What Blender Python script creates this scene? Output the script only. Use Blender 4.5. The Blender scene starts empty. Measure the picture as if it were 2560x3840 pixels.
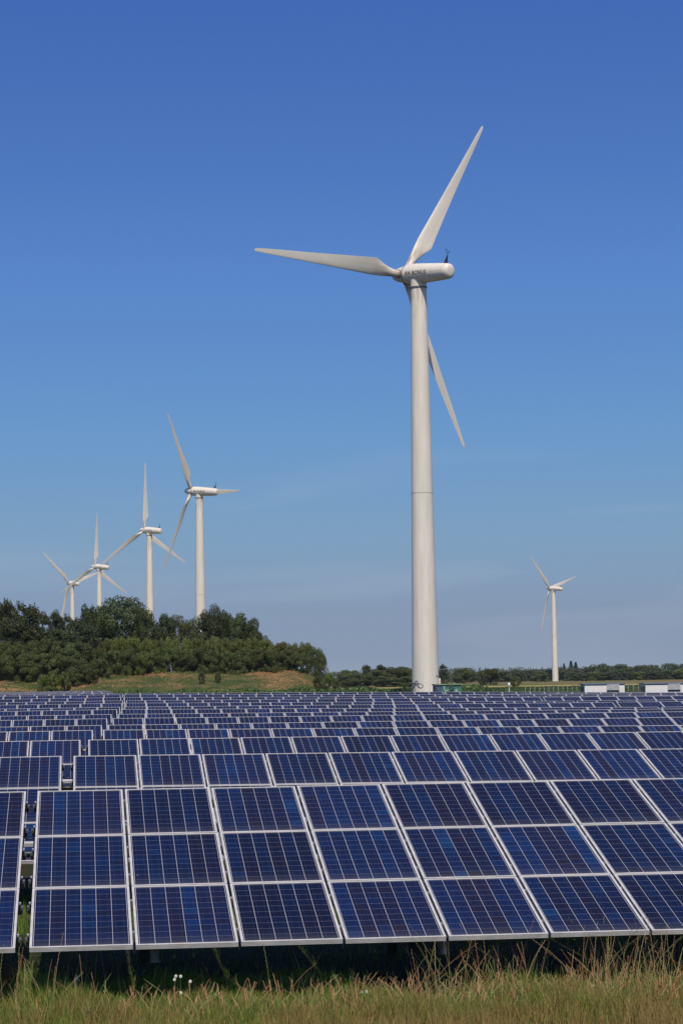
import bpy, math, random
import numpy as np
from mathutils import Matrix, Vector, Euler
R = math.radians
C = bpy.context.scene.collection
sc = bpy.context.scene

# ------------------------------------------------------------------ camera
F = 8567.0; PITCH = 0.0731; ROLL = 0.0150; CH = 3.15      # focal length for a 2560x3840 picture
cp, sp = math.cos(PITCH), math.sin(PITCH); cr, sr = math.cos(ROLL), math.sin(ROLL)
fwd = Vector((0, cp, sp)); up0 = Vector((0, -sp, cp)); rt0 = Vector((1, 0, 0))
rt = rt0*cr - up0*sr; up = rt0*sr + up0*cr
cam_d = bpy.data.cameras.new('camera'); cam = bpy.data.objects.new('camera', cam_d); C.objects.link(cam)
cam_d.sensor_fit = 'VERTICAL'; cam_d.sensor_height = 36; cam_d.lens = F/3840*36
cam_d.clip_start = 0.3; cam_d.clip_end = 20000
m = Matrix.Identity(4)
for i in range(3):
    m[i][0] = rt[i]; m[i][1] = up[i]; m[i][2] = -fwd[i]
m[2][3] = CH
cam.matrix_world = m
sc.camera = cam

# ------------------------------------------------------------------ sky and sun
SUN_EL = 56.0; SUN_AZ = -5.0       # azimuth of the sun measured from straight behind the camera, positive = to the left
w = bpy.data.worlds.new('World'); sc.world = w; w.use_nodes = True
nt = w.node_tree; nt.nodes.clear()
out = nt.nodes.new('ShaderNodeOutputWorld'); bg = nt.nodes.new('ShaderNodeBackground')
sky = nt.nodes.new('ShaderNodeTexSky'); sky.sky_type = 'NISHITA'; sky.sun_disc = False
sky.sun_elevation = R(SUN_EL); sky.sun_rotation = R(180+SUN_AZ)
sky.air_density = 1.0; sky.dust_density = 0.35; sky.ozone_density = 2.2
tc = nt.nodes.new('ShaderNodeTexCoord'); mp = nt.nodes.new('ShaderNodeMapping')
mp.inputs['Scale'].default_value = (1, 1, 2.0); mp.inputs['Location'].default_value = (0, 0, 0.10)
nt.links.new(tc.outputs['Generated'], mp.inputs['Vector']); nt.links.new(mp.outputs['Vector'], sky.inputs['Vector'])
hs = nt.nodes.new('ShaderNodeHueSaturation'); hs.inputs['Saturation'].default_value = 1.12; hs.inputs['Hue'].default_value = 0.515
nt.links.new(sky.outputs['Color'], hs.inputs['Color'])
# clear dry air with a grey blue haze layer low down: tint of the sky light by elevation
sepz = nt.nodes.new('ShaderNodeSeparateXYZ'); nt.links.new(tc.outputs['Generated'], sepz.inputs[0])
rz = nt.nodes.new('ShaderNodeValToRGB'); nt.links.new(sepz.outputs['Z'], rz.inputs['Fac'])
tints = [(0.0,(.58,.52,.50)),(.012,(.61,.535,.51)),(.030,(.74,.64,.57)),(.064,(.92,.97,.79)),(.110,(.93,1.21,1.10)),(.179,(.96,1.33,1.42)),(.289,(.77,1.16,1.50)),(.6,(.9,1.05,1.2))]
el_ = rz.color_ramp.elements
for i, (p_, c_) in enumerate(tints):
    q_ = el_[0] if i == 0 else (el_[len(el_)-1] if i == len(tints)-1 else el_.new(p_))
    q_.position = p_; q_.color = (c_[0]/1.6, c_[1]/1.6, c_[2]/1.6, 1)
vm1 = nt.nodes.new('ShaderNodeVectorMath'); vm1.operation = 'MULTIPLY'; nt.links.new(hs.outputs['Color'], vm1.inputs[0]); nt.links.new(rz.outputs['Color'], vm1.inputs[1])
vm2 = nt.nodes.new('ShaderNodeVectorMath'); vm2.operation = 'SCALE'; vm2.inputs['Scale'].default_value = 1.6; nt.links.new(vm1.outputs[0], vm2.inputs[0])
# faint high cloud wisps
mpc = nt.nodes.new('ShaderNodeMapping'); mpc.inputs['Scale'].default_value = (5, 3, 34); mpc.inputs['Rotation'].default_value = (0, .10, 0); mpc.inputs['Location'].default_value = (1.7, 0, .4)
nzc = nt.nodes.new('ShaderNodeTexNoise'); nzc.inputs['Scale'].default_value = 1.0; nzc.inputs['Detail'].default_value = 6.0; nzc.inputs['Distortion'].default_value = .6
nt.links.new(tc.outputs['Generated'], mpc.inputs['Vector']); nt.links.new(mpc.outputs['Vector'], nzc.inputs['Vector'])
mrc = nt.nodes.new('ShaderNodeMapRange'); mrc.inputs['From Min'].default_value = .52; mrc.inputs['From Max'].default_value = .80; mrc.inputs['To Max'].default_value = .17
nt.links.new(nzc.outputs['Fac'], mrc.inputs['Value'])
mxc = nt.nodes.new('ShaderNodeMix'); mxc.data_type = 'RGBA'; mz = nt.nodes.new('ShaderNodeMapRange'); mz.inputs['From Min'].default_value = .14; mz.inputs['From Max'].default_value = .07; nt.links.new(sepz.outputs['Z'], mz.inputs['Value'])
mm_ = nt.nodes.new('ShaderNodeMath'); mm_.operation = 'MULTIPLY'; nt.links.new(mrc.outputs[0], mm_.inputs[0]); nt.links.new(mz.outputs[0], mm_.inputs[1]); nt.links.new(mm_.outputs[0], mxc.inputs[0]); nt.links.new(vm2.outputs[0], mxc.inputs[6]); mxc.inputs[7].default_value = (5.2, 5.4, 5.8, 1)
nt.links.new(mxc.outputs[2], bg.inputs['Color']); bg.inputs['Strength'].default_value = 0.12
nt.links.new(bg.outputs['Background'], out.inputs['Surface'])
sl = bpy.data.lights.new('sun', 'SUN'); sl.energy = 4.0; sl.angle = R(0.5); sl.color = (1.0, 0.92, 0.80)
so = bpy.data.objects.new('sun', sl); C.objects.link(so)
az = R(SUN_AZ)
sdir = Vector((-math.sin(az)*math.cos(R(SUN_EL)), -math.cos(az)*math.cos(R(SUN_EL)), math.sin(R(SUN_EL))))
so.rotation_euler = sdir.to_track_quat('Z', 'Y').to_euler()
so.location = (0, -10, 40)
vs = sc.view_settings; vs.view_transform = 'Standard'; vs.look = 'None'; vs.exposure = 0.0; vs.gamma = 1.0; vs.use_curve_mapping = False

# ------------------------------------------------------------------ helpers
def ray(xs, ys):                       # a photo pixel (2560x3840) -> direction with y = 1
    a = (xs-1280)/F; b = (1920-ys)/F
    u = a*cr + b*sr; v = -a*sr + b*cr
    d = fwd + rt0*u + up0*v
    return d/d.y
def at(xd, yd, Y):                     # the same for the 1568 wide view: world point at depth Y
    d = ray(xd*2560/1568, yd*2560/1568)
    return Vector((d.x*Y, Y, CH+d.z*Y))
PX = 2560/1568

class MB:
    def __init__(s): s.v = []; s.f = []; s.mi = []; s.uv = None
    def add(s, vs, fs, mi=0):
        o = len(s.v); s.v += [tuple(p) for p in vs]; s.f += [tuple(i+o for i in f) for f in fs]; s.mi += [mi]*len(fs)
    def box(s, a, b, mi=0, M=None):
        (x0, y0, z0), (x1, y1, z1) = a, b
        p = [Vector(q) for q in ((x0,y0,z0),(x1,y0,z0),(x1,y1,z0),(x0,y1,z0),(x0,y0,z1),(x1,y0,z1),(x1,y1,z1),(x0,y1,z1))]
        if M is not None: p = [M @ q for q in p]
        s.add(p, [(0,3,2,1),(4,5,6,7),(0,1,5,4),(1,2,6,5),(2,3,7,6),(3,0,4,7)], mi)
    def tube(s, pts, r, n=8, mi=0, cap=True):
        pts = [Vector(p) for p in pts]
        if not isinstance(r, (list, tuple)): r = [r]*len(pts)
        rings = []; ref = None
        for i, p in enumerate(pts):
            t = (pts[min(i+1, len(pts)-1)] - pts[max(i-1, 0)]).normalized()
            if ref is None:
                ref = Vector((0,0,1)) if abs(t.z) < .9 else Vector((1,0,0))
            x = t.cross(ref).normalized(); y = x.cross(t).normalized(); ref = y
            rings.append([p + (x*math.cos(2*math.pi*k/n) + y*math.sin(2*math.pi*k/n))*r[i] for k in range(n)])
        s.loft(rings, mi, cap)
    def loft(s, rings, mi=0, cap=True):
        n = len(rings[0]); vs = [p for rg in rings for p in rg]; fs = []
        for i in range(len(rings)-1):
            for k in range(n):
                a = i*n+k; b = i*n+(k+1) % n
                fs.append((a, b, b+n, a+n))
        if cap: fs += [tuple(range(n))[::-1], tuple(range((len(rings)-1)*n, len(rings)*n))]
        s.add(vs, fs, mi)
    def mesh(s, name, mats, smooth=False, angle=None):
        me = bpy.data.meshes.new(name); me.from_pydata(s.v, [], s.f)
        for mm in mats: me.materials.append(mm)
        me.polygons.foreach_set('material_index', s.mi)
        if smooth:
            me.polygons.foreach_set('use_smooth', [True]*len(s.f))
            if angle: me.set_sharp_from_angle(angle=R(angle))
        me.validate(); me.update(); return me

def quads_mesh(name, V, mats, mi=None):            # V: (n,4,3) quads
    n = len(V); me = bpy.data.meshes.new(name)
    me.vertices.add(n*4); me.vertices.foreach_set('co', V.reshape(-1).astype(np.float32))
    me.loops.add(n*4); me.loops.foreach_set('vertex_index', np.arange(n*4, dtype=np.int32))
    me.polygons.add(n); me.polygons.foreach_set('loop_start', np.arange(0, n*4, 4, dtype=np.int32))
    for mm in mats: me.materials.append(mm)
    if mi is not None: me.polygons.foreach_set('material_index', mi.astype(np.int32))
    me.update(calc_edges=True); return me

def tag(o, label=None, cat=None, group=None, kind=None):
    if label: o['label'] = label
    if cat: o['category'] = cat
    if group: o['group'] = group
    if kind: o['kind'] = kind
    return o
def ob(name, me, parent=None, loc=None, rot=None):
    o = bpy.data.objects.new(name, me); C.objects.link(o)
    if parent is not None: o.parent = parent
    if loc is not None: o.location = loc
    if rot is not None: o.rotation_euler = rot
    return o
def empty(name, loc=(0,0,0), rz=0.0, scale=None):
    o = bpy.data.objects.new(name, None); C.objects.link(o); o.location = loc; o.rotation_euler = (0,0,rz)
    o.empty_display_size = .2
    if scale: o.scale = scale
    return o
def ordn(i):
    return ['first','second','third','fourth','fifth','sixth','seventh','eighth','ninth','tenth','eleventh','twelfth','thirteenth',
            'fourteenth','fifteenth','sixteenth','seventeenth','eighteenth','nineteenth','twentieth','twenty first','twenty second',
            'twenty third','twenty fourth','twenty fifth','twenty sixth','twenty seventh','twenty eighth','twenty ninth','thirtieth',
            'thirty first','thirty second','thirty third','thirty fourth','thirty fifth'][i-1]

# ------------------------------------------------------------------ materials
def mat(name, col=(.5,.5,.5), rough=.6, metal=0.0, spec=.5):
    mm = bpy.data.materials.new(name); mm.use_nodes = True
    b = mm.node_tree.nodes['Principled BSDF']
    b.inputs['Base Color'].default_value = (*col, 1); b.inputs['Roughness'].default_value = rough
    b.inputs['Metallic'].default_value = metal; b.inputs['Specular IOR Level'].default_value = spec
    return mm, mm.node_tree, b
def N(t, typ, **k):
    n = t.nodes.new(typ)
    for a, v in k.items():
        if a in n.inputs.keys(): n.inputs[a].default_value = v
        else: setattr(n, a, v)
    return n
def ramp(t, stops, fac=None, interp='LINEAR'):
    n = t.nodes.new('ShaderNodeValToRGB'); e = n.color_ramp.elements; n.color_ramp.interpolation = interp
    e[0].position = stops[0][0]; e[0].color = (*stops[0][1], 1); e[1].position = stops[-1][0]; e[1].color = (*stops[-1][1], 1)
    for p, c in stops[1:-1]:
        q = e.new(p); q.color = (*c, 1)
    if fac is not None: t.links.new(fac, n.inputs['Fac'])
    return n
def mixc(t, fac, a, b, mode='MIX'):
    n = t.nodes.new('ShaderNodeMix'); n.data_type = 'RGBA'; n.blend_type = mode
    for s_, v in ((0, fac), (6, a), (7, b)):
        if hasattr(v, 'links'): t.links.new(v, n.inputs[s_])
        elif s_ == 0: n.inputs[0].default_value = v
        else: n.inputs[s_].default_value = (*v, 1)
    return n.outputs[2]
def math_(t, op, a, b=None, c=None):
    n = t.nodes.new('ShaderNodeMath'); n.operation = op
    for i, v in enumerate((a, b, c)):
        if v is None: continue
        if hasattr(v, 'links'): t.links.new(v, n.inputs[i])
        else: n.inputs[i].default_value = v
    return n.outputs[0]
def noisy(name, c1, c2, scale, rough=.6, detail=5, metal=0, spec=.5, stretch=None, bump=0, coord='Object', lo=.35, hi=.65):
    mm, t, b = mat(name, c1, rough, metal, spec)
    tc_ = N(t, 'ShaderNodeTexCoord'); src = tc_.outputs[coord]
    if stretch:
        mpn = N(t, 'ShaderNodeMapping'); mpn.inputs['Scale'].default_value = stretch
        t.links.new(src, mpn.inputs['Vector']); src = mpn.outputs['Vector']
    n = N(t, 'ShaderNodeTexNoise', Scale=scale, Detail=detail); t.links.new(src, n.inputs['Vector'])
    r_ = ramp(t, [(lo, c1), (hi, c2)], n.outputs['Fac'])
    t.links.new(r_.outputs['Color'], b.inputs['Base Color'])
    if bump:
        bn = N(t, 'ShaderNodeBump', Strength=bump); t.links.new(n.outputs['Fac'], bn.inputs['Height']); t.links.new(bn.outputs['Normal'], b.inputs['Normal'])
    return mm

alu = noisy('anodised_aluminium', (.52,.48,.415), (.66,.615,.54), 6, rough=.42, metal=.1)
alu_dark = noisy('darkened_aluminium', (.16,.155,.145), (.26,.25,.235), 9, rough=.45, metal=.4)  # clamp metal: darkness of the module gaps is put into its colour
steel = noisy('galvanised_steel', (.13,.13,.13), (.22,.22,.22), 14, rough=.5, metal=.5)
post_m = noisy('shade_dark_post', (.045,.045,.045), (.085,.08,.075), 10, rough=.8)  # post colour darkened to carry the deep shade under the tables
black, _, _ = mat('black_plastic', (.012,.012,.012), .45)
chrome, _, _ = mat('bright_bolt', (.8,.8,.78), .25, .6)

def cb2(t, uv, oi):                       # uv shifted by the module's own random number
    c = N(t, 'ShaderNodeCombineXYZ'); t.links.new(math_(t, 'MULTIPLY', oi.outputs['Random'], 517.0), c.inputs[2]); t.links.new(math_(t, 'MULTIPLY', oi.outputs['Random'], 31.0), c.inputs[0])
    a = N(t, 'ShaderNodeVectorMath', operation='ADD'); t.links.new(uv.outputs['UV'], a.inputs[0]); t.links.new(c.outputs[0], a.inputs[1]); return a.outputs[0]
def cell_material():
    mm, t, b = mat('solar_cells', (.01,.02,.06), .22, 0, .25)
    uv = N(t, 'ShaderNodeUVMap'); sep = N(t, 'ShaderNodeSeparateXYZ'); t.links.new(uv.outputs['UV'], sep.inputs[0])
    # margins round the cell field, then 6 x 10 cells
    u = math_(t, 'MULTIPLY_ADD', sep.outputs['X'], 6.16, -.08); v = math_(t, 'MULTIPLY_ADD', sep.outputs['Y'], 10.24, -.12)
    fu = math_(t, 'FRACT', u); fv = math_(t, 'FRACT', v); iu = math_(t, 'FLOOR', u); iv = math_(t, 'FLOOR', v)
    def line(f, wd):   # 1 near the cell's border
        d = math_(t, 'SUBTRACT', .5, math_(t, 'ABSOLUTE', math_(t, 'SUBTRACT', f, .5)))
        return math_(t, 'LESS_THAN', d, wd)
    lv = line(fu, .0125); lh = line(fv, .010)
    oi = N(t, 'ShaderNodeObjectInfo')
    cv = N(t, 'ShaderNodeCombineXYZ'); t.links.new(iu, cv.inputs[0]); t.links.new(iv, cv.inputs[1]); t.links.new(math_(t, 'MULTIPLY', oi.outputs['Random'], 913.0), cv.inputs[2])
    wn = N(t, 'ShaderNodeTexWhiteNoise'); wn.noise_dimensions = '3D'; t.links.new(cv.outputs[0], wn.inputs['Vector'])
    cc = N(t, 'ShaderNodeCombineXYZ'); t.links.new(iu, cc.inputs[0]); t.links.new(math_(t, 'MULTIPLY', oi.outputs['Random'], 377.0), cc.inputs[2])
    wc = N(t, 'ShaderNodeTexWhiteNoise'); wc.noise_dimensions = '3D'; t.links.new(cc.outputs[0], wc.inputs['Vector'])
    val = math_(t, 'ADD', math_(t, 'MULTIPLY', wn.outputs['Value'], .34), math_(t, 'MULTIPLY', wc.outputs['Value'], .66))
    base = ramp(t, [(0.0, (.0100,.0075,.019)), (.28, (.0068,.0085,.029)), (.55, (.0045,.0105,.040)), (.8, (.0038,.0135,.054)), (.92, (.004,.020,.070)), (1.0, (.005,.030,.092))], val)
    # crystal grain
    cs = N(t, 'ShaderNodeTexVoronoi', Scale=90.0); t.links.new(uv.outputs['UV'], cs.inputs['Vector'])
    gs = N(t, 'ShaderNodeSeparateColor'); t.links.new(cs.outputs['Color'], gs.inputs[0])
    grain = math_(t, 'MULTIPLY', math_(t, 'MULTIPLY_ADD', gs.outputs[0], .45, .72), math_(t, 'MULTIPLY_ADD', math_(t, 'FRACT', math_(t, 'MULTIPLY', oi.outputs['Random'], 71.7)), .65, .75))
    cb = N(t, 'ShaderNodeVectorMath', operation='SCALE'); t.links.new(base.outputs['Color'], cb.inputs[0]); t.links.new(grain, cb.inputs['Scale'])
    # faint busbars (two along each cell)
    bb = math_(t, 'FRACT', math_(t, 'MULTIPLY_ADD', fu, 2.0, 0.0))
    bl = math_(t, 'LESS_THAN', math_(t, 'ABSOLUTE', math_(t, 'SUBTRACT', bb, .5)), .02)
    c1 = mixc(t, math_(t, 'MULTIPLY', bl, .25), cb.outputs[0], (.08,.09,.13))
    c2 = mixc(t, math_(t, 'MULTIPLY', lh, .9), c1, (.23,.24,.28))
    c3 = mixc(t, lv, c2, (.50,.48,.46))
    # thin dust film, thicker along the lower edge, and a few droppings
    dn = N(t, 'ShaderNodeTexNoise', Scale=3.0, Detail=4.0); t.links.new(cb2(t, uv, oi), dn.inputs['Vector'])
    du = math_(t, 'MULTIPLY_ADD', math_(t, 'POWER', math_(t, 'SUBTRACT', 1.0, sep.outputs['Y']), 14.0), .10, math_(t, 'MULTIPLY', dn.outputs['Fac'], .008))
    c4 = mixc(t, du, c3, (.45,.40,.33))
    bv_ = N(t, 'ShaderNodeTexVoronoi', Scale=2.6); t.links.new(cb2(t, uv, oi), bv_.inputs['Vector'])
    c5 = mixc(t, math_(t, 'LESS_THAN', bv_.outputs['Distance'], .010), c4, (.75,.74,.70))
    t.links.new(c5, b.inputs['Base Color'])
    b.inputs['IOR'].default_value = 1.13
    t.links.new(math_(t, 'MULTIPLY_ADD', dn.outputs['Fac'], .12, .12), b.inputs['Roughness'])
    return mm
cells = cell_material()

def turbine_white(name, dirt=0.0):
    mm, t, b = mat(name, (.70,.66,.58), .45, 0, .4)
    tc_ = N(t, 'ShaderNodeTexCoord'); mpn = N(t, 'ShaderNodeMapping'); mpn.inputs['Scale'].default_value = (1.2,1.2,.12)
    t.links.new(tc_.outputs['Object'], mpn.inputs['Vector'])
    n = N(t, 'ShaderNodeTexNoise', Scale=1.5, Detail=6.0); t.links.new(mpn.outputs['Vector'], n.inputs['Vector'])
    r_ = ramp(t, [(.35, (.71,.635,.50)), (.65, (.80,.72,.58))], n.outputs['Fac'])
    t.links.new(r_.outputs['Color'], b.inputs['Base Color'])
    return mm, t, b, r_, n
tower_m, t, b, r_, n = turbine_white('painted_tower')
tc_ = N(t, 'ShaderNodeTexCoord'); sx = N(t, 'ShaderNodeSeparateXYZ'); t.links.new(tc_.outputs['Object'], sx.inputs[0])
n2 = N(t, 'ShaderNodeTexNoise', Scale=1.0, Detail=5.0); mp2 = N(t, 'ShaderNodeMapping'); mp2.inputs['Scale'].default_value = (2.6,2.6,.35)
t.links.new(tc_.outputs['Object'], mp2.inputs['Vector']); t.links.new(mp2.outputs['Vector'], n2.inputs['Vector'])
hi_ = math_(t, 'MINIMUM', math_(t, 'MAXIMUM', math_(t, 'MULTIPLY', math_(t, 'SUBTRACT', sx.outputs['Z'], 51.0), .16), .10), 1.0)
st = math_(t, 'MULTIPLY', hi_, math_(t, 'MINIMUM', math_(t, 'MULTIPLY', math_(t, 'MAXIMUM', math_(t, 'SUBTRACT', n2.outputs['Fac'], .50), 0.0), 3.2), .5))
t.links.new(mixc(t, st, r_.outputs['Color'], (.30,.22,.14)), b.inputs['Base Color'])
nac_m = turbine_white('painted_nacelle')[0]
# blades: rust and grease runs in streaks round the root (object Z runs along the blade)
blade_m, t, b, r_, n = turbine_white('blade_gelcoat')
tc_ = N(t, 'ShaderNodeTexCoord'); sx = N(t, 'ShaderNodeSeparateXYZ'); t.links.new(tc_.outputs['Object'], sx.inputs[0])
near = math_(t, 'SUBTRACT', 1.0, math_(t, 'DIVIDE', sx.outputs['Z'], 6.5))
n2 = N(t, 'ShaderNodeTexNoise', Scale=1.1, Detail=4.0); mp2 = N(t, 'ShaderNodeMapping'); mp2.inputs['Scale'].default_value = (1.6,1.6,.5)
t.links.new(tc_.outputs['Object'], mp2.inputs['Vector']); t.links.new(mp2.outputs['Vector'], n2.inputs['Vector'])
st = math_(t, 'MULTIPLY', math_(t, 'MAXIMUM', near, 0.0), math_(t, 'MULTIPLY', math_(t, 'MAXIMUM', math_(t, 'SUBTRACT', n2.outputs['Fac'], .38), 0.0), 5.0))
st = math_(t, 'MINIMUM', st, .75)
t.links.new(mixc(t, st, r_.outputs['Color'], (.30,.20,.12)), b.inputs['Base Color'])
stain_m, _, _ = mat('rust_grease', (.16,.10,.065), .7)
ring_m, _, _ = mat('dark_seal', (.12,.11,.10), .6)
ink, _, _ = mat('black_paint', (.025,.025,.03), .5)
seam_m, _, _ = mat('seam_joint', (.42,.39,.34), .6)  # plain grey-brown joint line

def leafmat(name, cols, trans=.25, rough=.55):
    mm, t, b = mat(name, cols[0], rough, 0, .25)
    g = N(t, 'ShaderNodeNewGeometry'); oi = N(t, 'ShaderNodeObjectInfo')
    k = len(cols); r_ = ramp(t, [(i/(k-1), c) for i, c in enumerate(cols)], g.outputs['Random Per Island'])
    hv = N(t, 'ShaderNodeHueSaturation'); t.links.new(r_.outputs['Color'], hv.inputs['Color'])
    t.links.new(math_(t, 'MULTIPLY_ADD', oi.outputs['Random'], .5, .75), hv.inputs['Value'])
    t.links.new(math_(t, 'MULTIPLY_ADD', oi.outputs['Random'], .03, .485), hv.inputs['Hue'])
    t.links.new(hv.outputs['Color'], b.inputs['Base Color'])
    tr = N(t, 'ShaderNodeBsdfTranslucent'); t.links.new(hv.outputs['Color'], tr.inputs['Color'])
    ms = N(t, 'ShaderNodeMixShader', ); ms.inputs[0].default_value = trans
    o = t.nodes['Material Output']; t.links.new(b.outputs[0], ms.inputs[1]); t.links.new(tr.outputs[0], ms.inputs[2]); t.links.new(ms.outputs[0], o.inputs['Surface'])
    return mm
L_oak = leafmat('oak_leaves', [(.046,.058,.018),(.066,.082,.024),(.094,.110,.034)])
L_shrub = leafmat('shrub_leaves', [(.092,.106,.022),(.128,.145,.030),(.165,.182,.044)])
L_dark = leafmat('scrub_leaves', [(.066,.080,.022),(.094,.112,.030),(.126,.145,.042)])
L_pine = leafmat('pine_needles', [(.042,.053,.018),(.064,.078,.025),(.092,.106,.036)], .12)
L_light = leafmat('light_leaves', [(.098,.130,.028),(.135,.175,.038),(.170,.210,.054)])
L_far = leafmat('far_leaves', [(.066,.080,.036),(.088,.104,.044),(.114,.132,.056)])
L_con = leafmat('spruce_needles', [(.036,.052,.038),(.050,.066,.046)], .1)
bark = noisy('bark', (.06,.045,.032), (.13,.10,.075), 8, rough=.9, bump=.4)

# ------------------------------------------------------------------ ground
def sheet(name, x0, x1, y0, y1, z, mm, nx=1, ny=1, hf=None):
    xs = np.linspace(x0, x1, nx+1); ys = np.linspace(y0, y1, ny+1)
    v = [(x, y, z + (hf(x, y) if hf else 0)) for y in ys for x in xs]
    f = [(j*(nx+1)+i, j*(nx+1)+i+1, (j+1)*(nx+1)+i+1, (j+1)*(nx+1)+i) for j in range(ny) for i in range(nx)]
    me = bpy.data.meshes.new(name); me.from_pydata(v, [], f); me.materials.append(mm)
    me.polygons.foreach_set('use_smooth', [True]*len(f)); me.update()
    return tag(ob(name, me), kind='structure')
def ground_mat(name, stops, s1, s2, stretch=(1,1,1)):
    mm, t, b = mat(name, stops[0][1], .95, 0, .1)
    tc_ = N(t, 'ShaderNodeTexCoord'); mpn = N(t, 'ShaderNodeMapping'); mpn.inputs['Scale'].default_value = stretch
    t.links.new(tc_.outputs['Object'], mpn.inputs['Vector'])
    n1 = N(t, 'ShaderNodeTexNoise', Scale=s1, Detail=6.0, Roughness=.65); n2 = N(t, 'ShaderNodeTexNoise', Scale=s2, Detail=3.0)
    for n in (n1, n2): t.links.new(mpn.outputs['Vector'], n.inputs['Vector'])
    f = math_(t, 'ADD', math_(t, 'MULTIPLY', n1.outputs['Fac'], .65), math_(t, 'MULTIPLY', n2.outputs['Fac'], .35))
    r_ = ramp(t, stops, f); t.links.new(r_.outputs['Color'], b.inputs['Base Color'])
    bn = N(t, 'ShaderNodeBump', Strength=.6, Distance=.15); t.links.new(n2.outputs['Fac'], bn.inputs['Height']); t.links.new(bn.outputs['Normal'], b.inputs['Normal'])
    return mm
G_main = ground_mat('meadow_soil', [(.35,(.022,.030,.010)),(.5,(.040,.040,.016)),(.65,(.06,.045,.022))], .9, 22)
G_mead = ground_mat('dry_meadow', [(.40,(.075,.105,.026)),(.48,(.11,.13,.036)),(.54,(.20,.125,.060)),(.66,(.26,.17,.085))], .012, .4, (1,.35,1))
G_wheat = ground_mat('ripe_wheat', [(.35,(.30,.235,.08)),(.65,(.42,.33,.11))], .05, 2)
G_crop = ground_mat('crop_soil', [(.35,(.035,.055,.015)),(.65,(.06,.08,.024))], .2, 3)
G_bank = ground_mat('bank_turf', [(.38,(.045,.068,.018)),(.49,(.075,.085,.026)),(.54,(.20,.125,.055)),(.63,(.33,.19,.09))], .16, 1.9, (1,1.6,1))
sheet('ground', -4000, 4000, -60, 6000, 0, G_main)
sheet('meadow', -900, 900, 800, 2400, .10, G_mead)
sheet('wheat_field', -8, 700, 660, 800, .06, G_wheat)
sheet('crop_field_soil', 6, 500, 345, 660, .03, G_crop)

def bank_h(x, y):
    # long grassy bank left of the big turbine
    ex = 1/(1+math.exp((x+4.5)/1.3))
    e2 = 1/(1+math.exp((x+1.0)/2.2))
    p = max(0, min(1, (y-374)/30)); p = p*p*(3-2*p)
    q = max(0, min(1, (500-y)/40)); q = q*q*(3-2*q)
    h = (3.6*ex + 1.0*e2)*p*q
    return h + (.35*math.sin(x*.31+1)*math.sin(y*.23) + .18*math.sin(x*.9)*math.cos(y*.55+x*.2))*p*q*e2 - .02
sheet('bank', -130, 12, 372, 505, 0, G_bank, 142, 90, bank_h)

# ------------------------------------------------------------------ solar tables
W = 1.013; Hh = 1.67; TILT = .256; PSI = .1149; MW, MH, TH = .985, 1.65, .046; NC = 22
def module_meshes():
    g = MB()                                               # laminate
    fw = .024
    me = bpy.data.meshes.new('solar_module')
    v = [(fw,fw,TH-.006),(MW-fw,fw,TH-.006),(MW-fw,MH-fw,TH-.006),(fw,MH-fw,TH-.006),
         (fw,fw,TH-.014),(MW-fw,fw,TH-.014),(MW-fw,MH-fw,TH-.014),(fw,MH-fw,TH-.014)]
    me.from_pydata(v, [], [(0,1,2,3),(7,6,5,4)])
    me.materials.append(cells)
    uvl = me.uv_layers.new(name='UVMap')
    for i, c in enumerate([(0,0),(1,0),(1,1),(0,1)]): uvl.data[i].uv = c
    for i in range(4,8): uvl.data[i].uv = (.5,.5)
    me.update()
    f = MB()
    def bar(x0,y0,x1,y1, groove):
        f.box((x0,y0,TH-.008),(x1,y1,TH))                  # top lip
        gx = .0025*(groove == 'x'); gy = .003*(groove == 'y')
        z = TH-.008; k = 0
        while z > .001:                                    # ribbed side
            dz = .005 if k % 2 == 0 else .0078
            zz = max(0, z-dz)
            ins = 1 if k % 2 == 0 else 0
            f.box((x0+gx*ins,y0+gy*ins,zz),(x1-gx*ins,y1-gy*ins,z)); z = zz; k += 1
    bar(0,0,MW,fw,'y'); bar(0,MH-fw,MW,MH,'y'); bar(0,fw,fw,MH-fw,'x'); bar(MW-fw,fw,MW,MH-fw,'x')
    fr = f.mesh('module_frame', [alu])
    # far away: one mesh with both
    m2 = bpy.data.meshes.new('solar_module_far')
    s = MB(); s.box((0,0,0),(MW,fw,TH)); s.box((0,MH-fw,0),(MW,MH,TH)); s.box((0,fw,0),(fw,MH-fw,TH)); s.box((MW-fw,fw,0),(MW,MH-fw,TH))
    nv = len(s.v); nf = len(s.f)
    s.add(v[:4], [(0,1,2,3)], 1); s.add(v[4:], [(3,2,1,0)], 1)
    m2.from_pydata(s.v, [], s.f); m2.materials.append(alu); m2.materials.append(cells); m2.polygons.foreach_set('material_index', s.mi)
    uvl = m2.uv_layers.new(name='UVMap')
    for p in m2.polygons:
        if p.material_index == 1:
            for li, c in zip(p.loop_indices, [(0,0),(1,0),(1,1),(0,1)]): uvl.data[li].uv = c
    m2.update()
    return me, fr, m2
mod_me, frame_me, far_me = module_meshes()

CT, ST = math.cos(TILT), math.sin(TILT)
Ltab = 3*Hh-.02; Wtab = NC*W-(W-MW)
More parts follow.
